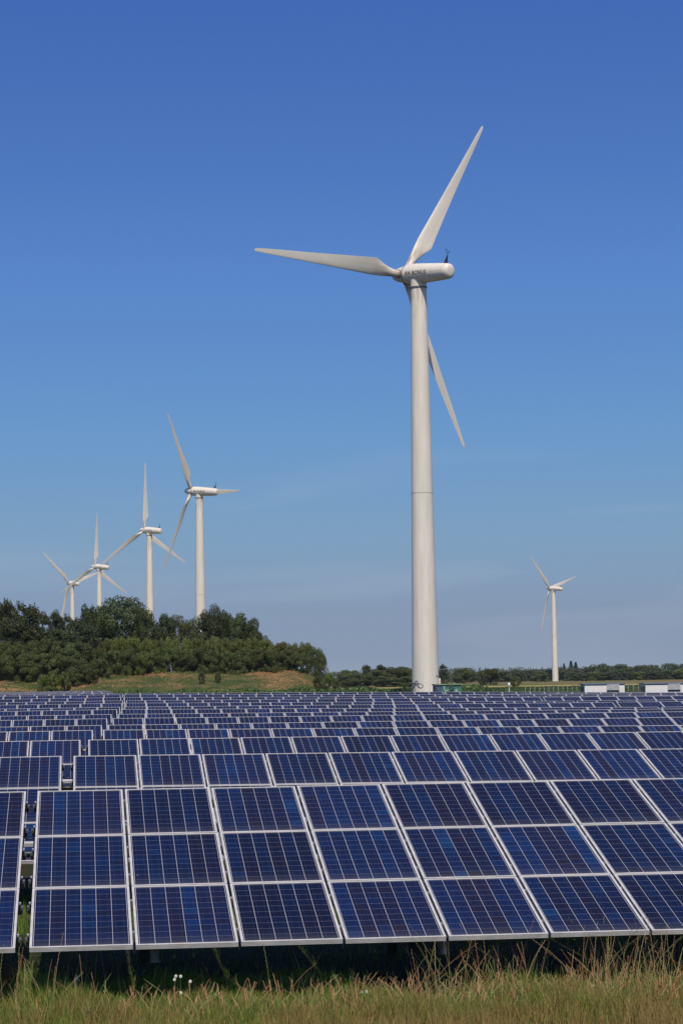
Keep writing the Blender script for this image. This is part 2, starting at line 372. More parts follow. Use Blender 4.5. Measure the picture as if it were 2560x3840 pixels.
# rack pieces are built in the tilted plane's frame: x along row, y up slope, z normal; origin bottom-left corner of the modules' underside
def rack_meshes():
    d = {}
    pu = MB()
    pu.box((-.05,-.025,-.07),(Wtab+.05,.025,-.001)); d['purlin'] = pu.mesh('purlin', [steel])
    ra = MB(); ra.box((-.04,.15,-.19),(.04,Ltab-.15,-.072)); ra.box((-.055,.15,-.20),(.055,Ltab-.15,-.19)); d['rafter'] = ra.mesh('rafter', [steel])
    ps = MB()                                              # I-section post of height 1, local
    ps.box((-.05,-.045,-1),(.05,-.038,0)); ps.box((-.05,.038,-1),(.05,.045,0)); ps.box((-.004,-.038,-1),(.004,.038,0)); d['post'] = ps.mesh('post', [post_m])
    cl = MB()
    for j in range(3):
        for q in (.38, 1.27):
            y = j*Hh+q
            cl.box((-.012,y-.035,-.06),(.012,y+.035,TH-.012), 0)
            cl.tube([(0,y,TH-.012),(0,y,TH-.004)], .008, 6, 1)
    cl.box((-.004,.05,-.066),(.004,Ltab-.05,-.058), 2)  # added bar joining the clamps, black to darken the open gap
    d['clamp_strip'] = cl.mesh('clamp_strip', [alu_dark, chrome, black])
    ec = MB()                                              # end clamps, as seen in the open gaps between tables
    for j in range(3):
        for q in (.38, 1.27):
            y = j*Hh+q
            ec.box((-.012,y-.04,-.075),(.010,y+.04,TH-.02), 0)
            ec.box((-.002,y-.015,TH-.02),(.016,y+.015,TH-.006), 1); ec.box((.010,y-.025,-.07),(.028,y+.025,-.03), 0)
            ec.box((.0,y-.02,-.082),(.026,y+.02,-.076), 1)
    d['end_clamp'] = ec.mesh('end_clamp', [black, chrome])
    # simplified set for far tables
    return d
RK = rack_meshes()
POSTX = [1.2 + i*(Wtab-2.4)/7 for i in range(8)]
def build_table(P0, slope, psi, label, detail, extra_rot=0):
    """P0 = world position of the bottom-left top-surface corner."""
    root = empty('solar_table', (P0.x, P0.y, 0), 0)
    tag(root, label, 'solar table', 'solar panel tables standing in rows')
    Mx = Matrix.Rotation(psi, 3, 'Z') @ Matrix.Rotation(-math.atan(slope), 3, 'Y') @ Matrix.Rotation(TILT, 3, 'X')
    e = Mx.to_euler()
    org = Vector((0, 0, P0.z)) - Mx @ Vector((0, 0, TH))
    def put(name, me, p, parent=root, rot=e):
        return ob(name, me, parent, org + Mx @ Vector(p), rot)
    rnd = random.Random(label)
    for i in range(NC):
        for j in range(3):
            p = (i*W, j*Hh + (.004*rnd.random()), rnd.uniform(-.002,.002))
            if detail >= 2:
                o = put('solar_module', mod_me, p)
                fo = ob('module_frame', frame_me, o)
            else:
                o = put('solar_module', far_me, p)
    for y in ((.38,1.27,.38+Hh,1.27+Hh,.38+2*Hh,1.27+2*Hh)):
        put('purlin', RK['purlin'], (0,y,0))
    for x in POSTX:
        put('rafter', RK['rafter'], (x,0,0))
        for y in (2.3, 4.1):
            p = org + Mx @ Vector((x, y, -.17))
            q = ob('post', RK['post'], root, (p.x, p.y, p.z), (0,0,psi)); q.scale = (1,1,max(.2, p.z+.15))
    if detail >= 1:
        for i in range(1, NC): put('clamp_strip', RK['clamp_strip'], (i*W-(W-MW)/2, 0, 0))
        put('end_clamp', RK['end_clamp'], (Wtab+.012, 0, 0))
        o = put('end_clamp', RK['end_clamp'], (-.012, 0, 0)); o.scale = (-1,1,1)
    return root, org, Mx

# left start of the middle table of each row: photo pixel of its upper-left corner
rows = [(142.5,2967),(275.2,2834.6),(331,2774),(385.2,2737.3),(405,2719),(422.2,2694),(443.2,2678),(454.4,2660),(466.5,2650.9),
        (470.7,2636.5),(473.5,2627),(465,2615),(464,2604.5),None,None]
hM = [1.237,1.166,1.142,1.174,1.206,1.18,1.195,1.178,1.144,1.107,1.03,.99,.92,1.05,.90]
gapw = [.135,.18,.15,.23,.17,.17,.24,.16,.20,.17,.18,.17,.20,.2,.2]
dn = Vector((-math.sin(PSI), math.cos(PSI), 0)); d1 = Vector((math.cos(PSI), math.sin(PSI), 0))
for k in range(15):
    Y = 26.86 + 9.47*k
    if rows[k]:
        d = ray(*rows[k]); T = Vector((d.x*Y, Y, CH+d.z*Y))
    else:
        T = Vector((-14.2 if k == 13 else -15.2, Y, CH-(.95 if k == 13 else .74)))
    hL = CH-T.z
    slope = 0 if k == 0 else -(hM[k]-hL)/(-1-T.x)
    for mi_ in ((-1, 0) if k < 7 else (-1, 0, 1)):
        if mi_ == 0: Pt = T; s_ = slope
        elif mi_ == -1: Pt = T - d1*(Wtab+gapw[k]); s_ = 0.0
        else: Pt = T + d1*(Wtab+gapw[k]) + Vector((0,0,slope*(Wtab+gapw[k]))); s_ = slope*(1.6 if k == 14 else (.9 if k >= 10 else .3))
        P0 = Pt - dn*(Ltab*CT) - Vector((0,0,Ltab*ST))
        side = {-1: 'left of the left gap', 0: 'right of the left gap', 1: 'past the right gap'}[mi_]
        rname = 'front row' if k == 0 else ('last near field row' if k == 14 else ordn(k+1)+' row from the front')
        root, org, Mx = build_table(P0, s_, PSI, 'blue solar table, %s, %s' % (rname, side), 2 if k < 5 else (1 if k < 8 else 0))
        if mi_ == 0 and k < 3:
            g = gapw[k]
            b_ = MB(); yy = Hh*2-.12 if k != 1 else Hh*2+.45
            b_.box((-g+.02, yy-.04, -.02), (-.02, yy+.03, .02)); o = ob('connector_bar', b_.mesh('connector_bar', [alu]), root, org, Mx.to_euler())
            b_ = MB(); b_.tube([(-g-.1, yy-.16, -.06), (.1, yy-.16, -.06)], .035, 12); ob('cable_duct', b_.mesh('cable_duct', [black], True), root, org, Mx.to_euler())
            b_ = MB(); pts = []
            for i in range(13):
                u = i/12; pts.append((-g-.02+u*(g+.04), yy+.42-.03*u-.32*u*(1-u), -.05))
            b_.tube(pts, .008, 6); ob('cable', b_.mesh('cable', [black], True), root, org, Mx.to_euler())

# the second field far to the left: whole tables in one mesh each (their modules are a pixel or two)
def far_table_mesh():
    s = MB(); uvq = []
    for i in range(NC):
        for j in range(3):
            x, y = i*W, j*Hh
            s.box((x,y,0),(x+MW,y+MH,TH-.004), 0)
            s.add([(x+.03,y+.03,TH),(x+MW-.03,y+.03,TH),(x+MW-.03,y+MH-.03,TH),(x+.03,y+MH-.03,TH)], [(0,1,2,3)], 1)
    for x in POSTX:
        s.box((x-.05,.9,-1.2),(x+.05,1.0,0), 2); s.box((x-.05,4.0,-2.2),(x+.05,4.1,0), 2)
    me = bpy.data.meshes.new('solar_table_far'); me.from_pydata(s.v, [], s.f)
    for mm in (alu, cells, steel): me.materials.append(mm)
    me.polygons.foreach_set('material_index', s.mi)
    uvl = me.uv_layers.new(name='UVMap')
    for p in me.polygons:
        if p.material_index == 1:
            for li, c in zip(p.loop_indices, [(0,0),(1,0),(1,1),(0,1)]): uvl.data[li].uv = c
    me.update(); return me
ftm = far_table_mesh()
for k in range(13):
    Y = 216 + 10.4*k
    xe = 418 - 2.8*k
    Xe = (xe-1280)/F*Y; h = 1.02 + .014*k
    Pt = Vector((Xe, Y, CH-h)) - d1*Wtab
    P0 = Pt - dn*(Ltab*CT) - Vector((0,0,Ltab*ST))
    o = ob('solar_table', ftm, None, P0); o.rotation_euler = (Matrix.Rotation(PSI,3,'Z') @ Matrix.Rotation(TILT,3,'X')).to_euler()
    tag(o, 'distant solar table far left below the bank, %s of its field' % ordn(k+1), 'solar table', 'solar panel tables of the far left field')

# ------------------------------------------------------------------ wind turbines
RB = 27.0; OV = 2.9
def ring(y, rx, rz, zc=0, n=40, sq=2.0, xc=0):
    pts = []
    for k in range(n):
        a = 2*math.pi*k/n; c, s = math.cos(a), math.sin(a)
        pts.append(Vector((xc+rx*math.copysign(abs(c)**(2/sq), c), y, zc+rz*math.copysign(abs(s)**(2/sq), s))))
    return pts
NAC = [(-.75,1.30),(-.85,1.40),(-1.2,1.44),(-3.0,1.42),(-5.0,1.33),(-7.5,1.20),(-8.9,1.10),(-9.25,1.02),(-9.45,.86),(-9.55,.62),(-9.58,.3),(-9.585,.02)]
def nac_r(y):
    for (a, ra), (b, rb) in zip(NAC, NAC[1:]):
        if b <= y <= a: return rb + (ra-rb)*(y-b)/(a-b) if a != b else ra
    return NAC[0][1]
def turbine_meshes():
    d = {}
    s = MB(); s.loft([ring(y, r*.97, r) for y, r in NAC]); d['nacelle'] = s.mesh('nacelle', [nac_m], True, 50)
    # spinner: from the flange forward, long rounded nose
    s = MB(); pr = [(-.72,1.22),(-.5,1.24),(.3,1.12),(.9,1.02),(1.5,.86),(1.95,.66),(2.25,.42),(2.38,.2),(2.42,.02)]
    s.loft([ring(y, r, r, n=32) for y, r in pr]); d['hub'] = s.mesh('hub', [nac_m], True, 60)
    s = MB(); s.loft([ring(-.74, 1.33, 1.33), ring(-.66, 1.33, 1.33)]); d['seal_ring'] = s.mesh('seal_ring', [ring_m], True, 40)
    # blade along +Z, trailing edge toward +X, nose of rotor +Y
    secs = [(.55,1.05,1.05,0,0),(1.3,1.05,1.05,0,0),(2.3,1.08,1.02,.02,8),(3.2,1.35,.90,.25,14),(4.4,1.85,.72,.62,16),(5.6,2.42,.58,1.0,15),(6.0,2.5,.54,1.0,14),
            (8,2.28,.44,1,10.5),(11,1.98,.34,1,7),(14,1.68,.27,1,4.5),(17,1.40,.21,1,2.5),(20,1.12,.16,1,1.2),(23,.86,.12,1,.4),(25.2,.66,.09,1,0),(26.4,.50,.07,1,0),(26.85,.34,.05,1,0),(27,.12,.03,1,0)]
    rings = []; n = 28
    for r, c, tk, af, tw in secs:
        pts = []; be = R(tw+2)
        for k in range(n):
            a = 2*math.pi*k/n
            # circle param
            xc = .5*c*math.cos(a); yc = .5*tk*math.sin(a)
            # airfoil param: u 0..1 from LE to TE
            u = .5*(1+math.cos(a)); th = 2.6*(.2969*math.sqrt(max(u,0))-.126*u-.3516*u*u+.2843*u**3-.1015*u**4)
            xa = (u-.30)*c; ya = math.copysign(th, math.sin(a))*tk if 0 < k < n and k != n//2 else 0
            x = xc*(1-af)+xa*af; y = yc*(1-af)+ya*af*.95
            X = x*math.cos(be)+y*math.sin(be); Yy = -x*math.sin(be)+y*math.cos(be)
            pts.append(Vector((X, Yy, r)))
        rings.append(pts)
    s = MB(); s.loft(rings); d['blade'] = s.mesh('blade', [blade_m], True, 45)
    s = MB(); s.tube([(0,0,.95),(0,0,1.28)], [.60,.60], 24, 0); d['root_collar'] = s.mesh('root_collar', [stain_m], True, 40)
    # mast with vane and cups
    s = MB(); s.add([(-.03,-.55,0),(-.03,.25,0),(-.03,-.32,1.05),(-.03,-.5,1.05),(.03,-.55,0),(.03,.25,0),(.03,-.32,1.05),(.03,-.5,1.05)],
                    [(0,1,2,3),(7,6,5,4),(0,4,5,1),(1,5,6,2),(2,6,7,3),(3,7,4,0)])
    s.tube([(0,-.42,1.0),(0,-.5,1.55)], .05, 6); s.tube([(-.28,-.5,1.5),(.28,-.5,1.5)], .03, 6)
    for x in (-.28,.28): s.tube([(x,-.5,1.5),(x,-.5,1.85)], .03, 6)
    s.tube([(-.38,-.5,1.85),(-.18,-.5,1.85)], .06, 6)
    d['wind_vane'] = s.mesh('wind_vane', [ink])
    # lettering, wrapped on to the nacelle's side (+X side seen from the camera is local -Y..: nose on the left)
    cu = bpy.data.curves.new('lettering', 'FONT'); cu.body = 'AN BONUS'; cu.size = .80; cu.space_character = 1.14; cu.resolution_u = 3; cu.offset = .022
    to = bpy.data.objects.new('lettering_src', cu); C.objects.link(to)
    dg = bpy.context.evaluated_depsgraph_get(); me = to.evaluated_get(dg).to_mesh()
    vs_ = [v.co.copy() for v in me.vertices]; fs_ = [tuple(p.vertices) for p in me.polygons]
    bpy.data.objects.remove(to)
    x0 = min(v.x for v in vs_); x1 = max(v.x for v in vs_); z0 = min(v.y for v in vs_)
    import bmesh
    bm = bmesh.new(); bv = [bm.verts.new(v) for v in vs_]
    for f in fs_: bm.faces.new([bv[i] for i in f])
    for q in range(1, 14):
        bmesh.ops.bisect_plane(bm, geom=bm.verts[:]+bm.edges[:]+bm.faces[:], plane_co=(0,z0+q*.05,0), plane_no=(0,1,0))
    bm.verts.index_update(); vs_ = [v.co.copy() for v in bm.verts]; fs_ = [tuple(v.index for v in f.verts) for f in bm.faces]; bm.free()
    s = MB(); pts = []
    for v in vs_:
        y = -1.55 - (v.x-x0)*(4.25/(x1-x0)); z = v.y-z0-.32
        r = nac_r(y); pts.append((-(.97*math.sqrt(max(.01, r*r-z*z)))-.008, y, z))
    s.add(pts, fs_); d['lettering'] = s.mesh('lettering', [ink])
    s = MB()
    for i in range(24):
        ya, yb = -6.3-i*.1, -6.3-(i+1)*.1
        P = []
        for y, z in ((ya,.0),(yb,.0),(yb,.04),(ya,.04)):
            r = nac_r(y); P.append((-(.97*math.sqrt(r*r-z*z))-.006, y, z))
        s.add(P, [(0,1,2,3)])
    d['seam'] = s.mesh('seam', [seam_m])
    return d
TM = turbine_meshes()
def tower_mesh(h):
    s = MB(); pr = [(0,1.92),(h*.06,1.84),(h*.5,1.50),(h*.5+.01,1.50),(h-2.2,1.10),(h-2.2+.01,1.10)]
    seg = []
    for i in range(33):
        z = (h-2.1)*i/32; seg.append((z, 1.90+(1.10-1.90)*(i/32)))
    s.loft([[Vector((r*math.cos(2*math.pi*k/48), r*math.sin(2*math.pi*k/48), z)) for k in range(48)] for z, r in seg])
    return s.mesh('tower', [tower_m], True, 50)
def turbine(xd, yd, Y, alpha, theta, label, name='wind_turbine', rb=1.0, letters=True):
    """xd, yd: rotor centre in the photo; alpha: yaw of the nose from straight ahead to the left; theta: angle of one blade."""
    hub = at(xd, yd, Y); a = R(alpha); tl = R(5)
    nose = Vector((-math.sin(a)*math.cos(tl), math.cos(a)*math.cos(tl), math.sin(tl)))
    top = hub - nose*OV
    root = empty(name, (top.x, top.y, 0)); tag(root, label, 'wind turbine', 'white three bladed wind turbines')
    h = top.z
    ob('tower', tower_mesh(h), root)
    s = MB()
    for z in ((h-2.1)*.5,):
        r = 1.90-.80*z/(h-2.1)+.012
        s.loft([[Vector((r*math.cos(2*math.pi*k/40), r*math.sin(2*math.pi*k/40), zz)) for k in range(40)] for zz in (z-.05, z+.05)])
    ob('tower_seam', s.mesh('tower_seam', [seam_m], True, 40), root)
    s = MB(); s.tube([(0,0,h-2.1),(0,0,h-1.9)], [1.2,1.2], 40); ob('yaw_ring', s.mesh('yaw_ring', [ring_m], True, 40), root)
    s = MB(); s.tube([(0,0,h-1.9),(0,0,h-.5)], [1.14,1.14], 40); ob('nacelle_socket', s.mesh('nacelle_socket', [nac_m], True, 40), root)
    M = Matrix.Rotation(a, 3, 'Z') @ Matrix.Rotation(tl, 3, 'X')
    hl = hub - root.location
    def put(n, parent=root, loc=None, rot=None):
        return ob(n, TM[n], parent, hl if loc is None else loc, M.to_euler() if rot is None else rot)
    nc = put('nacelle')
    def child(n, parent, loc, rot=(0,0,0)): return ob(n, TM[n], parent, loc, rot)
    if letters: child('lettering', nc, (0,0,0)); child('seam', nc, (0,0,0))
    wv = child('wind_vane', nc, (0,-8.3,1.1))
    hb = put('hub'); child('seal_ring', hb, (0,0,0))
    for q in range(3):
        th = R(theta+120*q)
        Mb = M @ Matrix.Rotation(math.pi/2-th, 3, 'Y')
        bl = ob('blade', TM['blade'], root, hl, Mb.to_euler()); bl.scale = (1,1,rb)
        ob('root_collar', TM['root_collar'], bl)
    return root, h
big, bigh = turbine(928.5, 631.2, 319.7, 40.5, 178.9, 'tallest looking white wind turbine, standing beyond the solar rows with graffiti on its base')
turbine(439.6, 1128, 695.5, 59.7, 4.05, 'lettered white wind turbine second in size, rising behind the round trees right of the oak')
turbine(331.7, 1218, 915, 49, 93.1, 'white wind turbine with one blade straight up, behind the right side of the oak')
turbine(218.7, 1301.7, 1144.8, 51, 91.3, 'white wind turbine with one blade straight up, directly behind the left side of the oak', letters=True)
turbine(159.9, 1339.6, 1362.5, 42.5, 138.4, 'smallest white wind turbine at far left, behind the pine tops', letters=False)
turbine(1261, 1351.2, 1367.7, 47.2, 17, 'lone small white wind turbine in the meadow before the right hand wood', letters=False)

# graffiti on the big tower's foot: strokes on the curved wall, facing the camera
def wall_xy(xs, ys):
    d = ray(xs, ys); Yt = big.location.y
    X = d.x*Yt - big.location.x; z = CH + d.z*Yt
    r = 1.90-.80*z/(bigh-2.1)+.012
    X = max(-r*.985, min(r*.985, X)); z = z
    return Vector((X, -math.sqrt(r*r-X*X), z))
def zpt(px, py): return wall_xy(1480+px/5.227, 2500+py/5.227)
s = MB()
def arc(cx, cy, rx, ry, a0, a1, n=16, rot=0):
    o = []
    for i in range(n+1):
        a = R(a0+(a1-a0)*i/n); x, y = rx*math.cos(a), ry*math.sin(a)
        o.append((cx+x*math.cos(R(rot))-y*math.sin(R(rot)), cy+x*math.sin(R(rot))+y*math.cos(R(rot))))
    return o
for path, wd in [(arc(418,305,30,26,150,400), .045),(arc(486,372,52,40,0,360,24,30), .03),([(330,325),(350,330),(372,318),(400,325),(440,330),(470,345)], .06),
                 ([(345,330),(340,370),(352,420),(338,480)], .06),([(372,320),(378,370),(366,420),(362,485)], .05),([(395,372),(398,420),(385,480)], .03),
                 ([(372,372),(400,350),(440,372),(480,400)], .05),([(335,385),(360,392),(385,380)], .07),(arc(486,372,60,48,-60,120,14,30), .015),([(333,318),(336,330),(333,350)], .08)]:
    s.tube([zpt(*p) for p in path], wd, 5)
gr = ob('graffiti', s.mesh('graffiti', [noisy('grey_spray_paint', (.06,.06,.07), (.16,.15,.16), 3)]), big)
s = MB(); s.box((1.78,-.32,2.2),(1.92,-.12,2.3)); s.box((1.78,-.32,2.8),(1.92,-.12,2.9)); s.tube([(1.97,-.22,1.9),(1.97,-.22,3.02),(1.97,-.22,3.10)], [.10,.10,.05], 12); ob('cable_pipe', s.mesh('cable_pipe', [nac_m], True, 40), big)
s = MB()
for a_, b_ in (((800,180),(812,182)),((818,184),(826,182)),((832,180),(840,182))): s.tube([zpt(*a_), zpt(*b_)], .06, 5)
ob('number_plate', s.mesh('number_plate', [ink]), big)

# ------------------------------------------------------------------ small buildings
green_m = noisy('green_kiosk_paint', (.045,.16,.085), (.07,.21,.115), 2.5, rough=.5)
green_roof = noisy('green_roof_paint', (.16,.26,.12), (.24,.34,.18), 3, rough=.5)
white_wall = noisy('white_render', (.74,.70,.64), (.82,.78,.72), 2.5, rough=.85)
grey_side = noisy('dark_grey_wall', (.15,.14,.13), (.20,.19,.18), 3, rough=.8)  # holds the shade of the hut's side wall; also colours the roof strip
roof_m = noisy('blue_grey_roof_sheet', (.10,.15,.18), (.15,.20,.24), 2, rough=.6)
louvre_m = noisy('grey_louvre', (.52,.51,.48), (.64,.63,.59), 5, rough=.6, metal=0)
def kiosk():
    Y = 300; a = at(999, 1588, Y); b = at(1060, 1588, Y); L = b.x-a.x; zt = at(1030, 1570.5, Y).z
    r = empty('transformer_kiosk', (a.x, Y, 0), .10); tag(r, 'low green transformer kiosk covered in graffiti beside the big turbine', 'kiosk')
    s = MB(); s.box((0,0,0),(L*.26,2.2,zt-.15), 1); s.box((L*.26,0.004,0),(L,2.2,zt-.15), 0); ob('wall', s.mesh('wall', [green_m, noisy('faded_blue_panel', (.05,.09,.13), (.09,.13,.17), 3)]), r)
    s = MB(); s.box((-.12,-.15,zt-.15),(L+.08,2.35,zt)); ob('roof', s.mesh('roof', [green_roof]), r)
    s = MB(); rd = random.Random(5); dk = []; 
    def P(px, py):
        x = (px-795)/(1325-795)*L; z = zt-.15-(py-370)/105*(zt-.15)*.52; return Vector((x, -.012, z))
    for path, wd, mi_ in [([(800,400),(830,430),(850,470)], .05, 0),([(870,395),(920,400),(915,425),(880,420)], .05, 2),
                    ([(960,395),(985,385),(975,420),(1000,440),(990,470)], .06, 1),([(1010,430),(1040,440),(1060,425),(1075,450)], .05, 1),
                    ([(1060,470),(1085,400),(1110,455),(1125,395),(1150,465),(1160,410)], .07, 0),([(1080,395),(1145,390)], .06, 0),([(1095,430),(1140,440)], .06, 0),
                    ([(1170,465),(1200,440),(1210,465),(1235,410),(1240,470)], .05, 1),([(1205,420),(1222,455)], .04, 1)]:
        s.tube([P(*p) for p in path], wd, 5, mi_)
    ob('graffiti', s.mesh('graffiti', [ink, mat('white_spray', (.6,.62,.62), .6)[0], mat('blue_spray', (.03,.16,.22), .6)[0]]), r)
kiosk()
def substation(xl, ytop, Y, label):
    # left front corner at photo x = xl (2560 wide)
    d = ray(xl, 2600); px = d.x*Y
    zt = CH + ray(xl+60, ytop).z*Y
    r = empty('substation_hut', (px, Y, 0), PSI); tag(r, label, 'hut', 'substation huts behind the solar field')
    Lx, Dy = 3.28, 1.5
    s = MB(); s.box((0,0,0),(Lx,Dy,zt-.202), 0); ob('wall', s.mesh('wall', [white_wall]), r)
    s = MB(); s.box((-.012,.08,0),(-.001,Dy-.02,zt-.3)); ob('shaded_side', s.mesh('shaded_side', [grey_side]), r)  # dark grey sheet paints the shade on the hut's side wall
    s = MB(); s.box((-.02,-.012,zt-.20),(Lx+.02,Dy,zt-.10)); ob('wall_band', s.mesh('wall_band', [grey_side]), r)  # grey strip just below the roof
    s = MB()
    s.add([(-.14,-.07,zt-.14),(Lx+.12,-.07,zt-.14),(Lx+.12,Dy+.2,zt-.13),(-.14,Dy+.2,zt-.13),(-.14,-.07,zt-.06),(Lx+.12,-.07,zt-.06),(Lx+.12,Dy+.2,zt-.045),(-.14,Dy+.2,zt-.045)],
          [(0,3,2,1),(4,5,6,7),(0,1,5,4),(1,2,6,5),(2,3,7,6),(3,0,4,7)]); ob('roof', s.mesh('roof', [roof_m]), r)
    s = MB(); x0, x1 = 1.80, 2.84; z1 = zt-.215; z0 = z1-.42
    s.box((x0,-.10,z0),(x1,-.031,z1), 0)
    for i in range(7): s.box((x0+.02,-.125,z0+.03+i*.07),(x1-.02,-.10,z0+.07+i*.07), 0)
    ob('louvre', s.mesh('louvre', [louvre_m]), r)
    s = MB(); s.box((x0+.02,-.05,z0-.10),(x1-.02,-.004,z0-.006)); ob('vent_slot', s.mesh('vent_slot', [ink]), r)
    s = MB(); s.box((-.22,-.30,0),(-.08,-.16,zt-.95)); ob('corner_post', s.mesh('corner_post', [white_wall]), r)
substation(2191, 2560, 185, 'white substation hut with blue grey roof, nearer the lone small turbine')
substation(2419, 2558, 183, 'white substation hut with blue grey roof, cut off by the right picture edge')

# fence of pale stakes before the crop field
stake_m, _, _ = mat('pale_stake', (.42,.42,.38), .8)
fr_ = empty('stake_fence', (30, 470, 0)); tag(fr_, 'row of pale fence stakes with wire before the green crop at right', 'fence')
s = MB(); s.box((-.035,-.035,0),(.035,.035,1)); stk = s.mesh('post', [stake_m])
k = 0; xs_ = []
xp = 1968
while xp < 2460:
    d = ray(xp, 2575 - (xp-1980)*.012); X = d.x*470; z = CH+d.z*470
    o = ob('post', stk, fr_, (X-30, 0, 0)); o.scale = (1,1,z); xs_.append((X-30, z)); xp += 17.6 + random.Random(k).uniform(-1.5,1.5)*.8; k += 1
s = MB()
for q in (.6,): s.tube([(x, -.06, z*q) for x, z in xs_], .008, 4)
ob('wire', s.mesh('wire', [stake_m]), fr_)
def lamp_post():
    Y = 196; p = at(1168.5, 1588, Y); zt = at(1168.5, 1568, Y).z
    r = empty('mushroom_mast', (p.x, Y, 0)); tag(r, 'thin pale mast with small round white head behind the last solar row', 'mast')
    s = MB(); s.tube([(0,0,0),(0,0,zt-.2)], .04, 10); ob('pole', s.mesh('pole', [stake_m], True), r)
    s = MB(); s.tube([(0,0,zt-.34),(0,0,zt-.25),(0,0,zt-.1),(0,0,zt-.02),(0,0,zt)], [.07,.10,.11,.08,.02], 12); ob('head', s.mesh('head', [mat('white_plastic', (.8,.8,.78), .4)[0]], True), r)
lamp_post()

# ------------------------------------------------------------------ foliage
rng = np.random.default_rng(7)
def leaf_quads(P, nrm, size, rg, bias=.6, asp=.65):
    n = len(P)
    d = rg.normal(size=(n,3)); d /= np.linalg.norm(d, axis=1)[:,None]
    nn = nrm*bias + d*(1-bias*.5); nn /= np.linalg.norm(nn, axis=1)[:,None]
    a = np.cross(nn, rg.normal(size=(n,3))); a /= np.linalg.norm(a, axis=1)[:,None]; b = np.cross(nn, a)
    sz = size*rg.uniform(.55,1.35,n)[:,None]
    a = a*sz*.5; b = b*sz*.5*asp
    k = rg.uniform(.5,1.2,(n,1))
    return np.stack([P-a*.9, P-b*k, P+a, P+b], 1)
def crown_from_lobes(lobes, n, size, rg, bias=.9, shell=(.72,1.06)):
    lobes = np.array(lobes, float)          # x,y,z,rx,rz
    wts = lobes[:,3]**2; wts /= wts.sum(); idx = rg.choice(len(lobes), n, p=wts)
    d = rg.normal(size=(n,3)); d /= np.linalg.norm(d, axis=1)[:,None]
    rad = rg.uniform(*shell, n)[:,None]
    L = lobes[idx]; S = np.stack([L[:,3],L[:,3],L[:,4]],1)
    P = L[:,:3] + d*S*rad
    P[:,2] = np.maximum(P[:,2], .01)
    return leaf_quads(P, d, size, rg, bias)
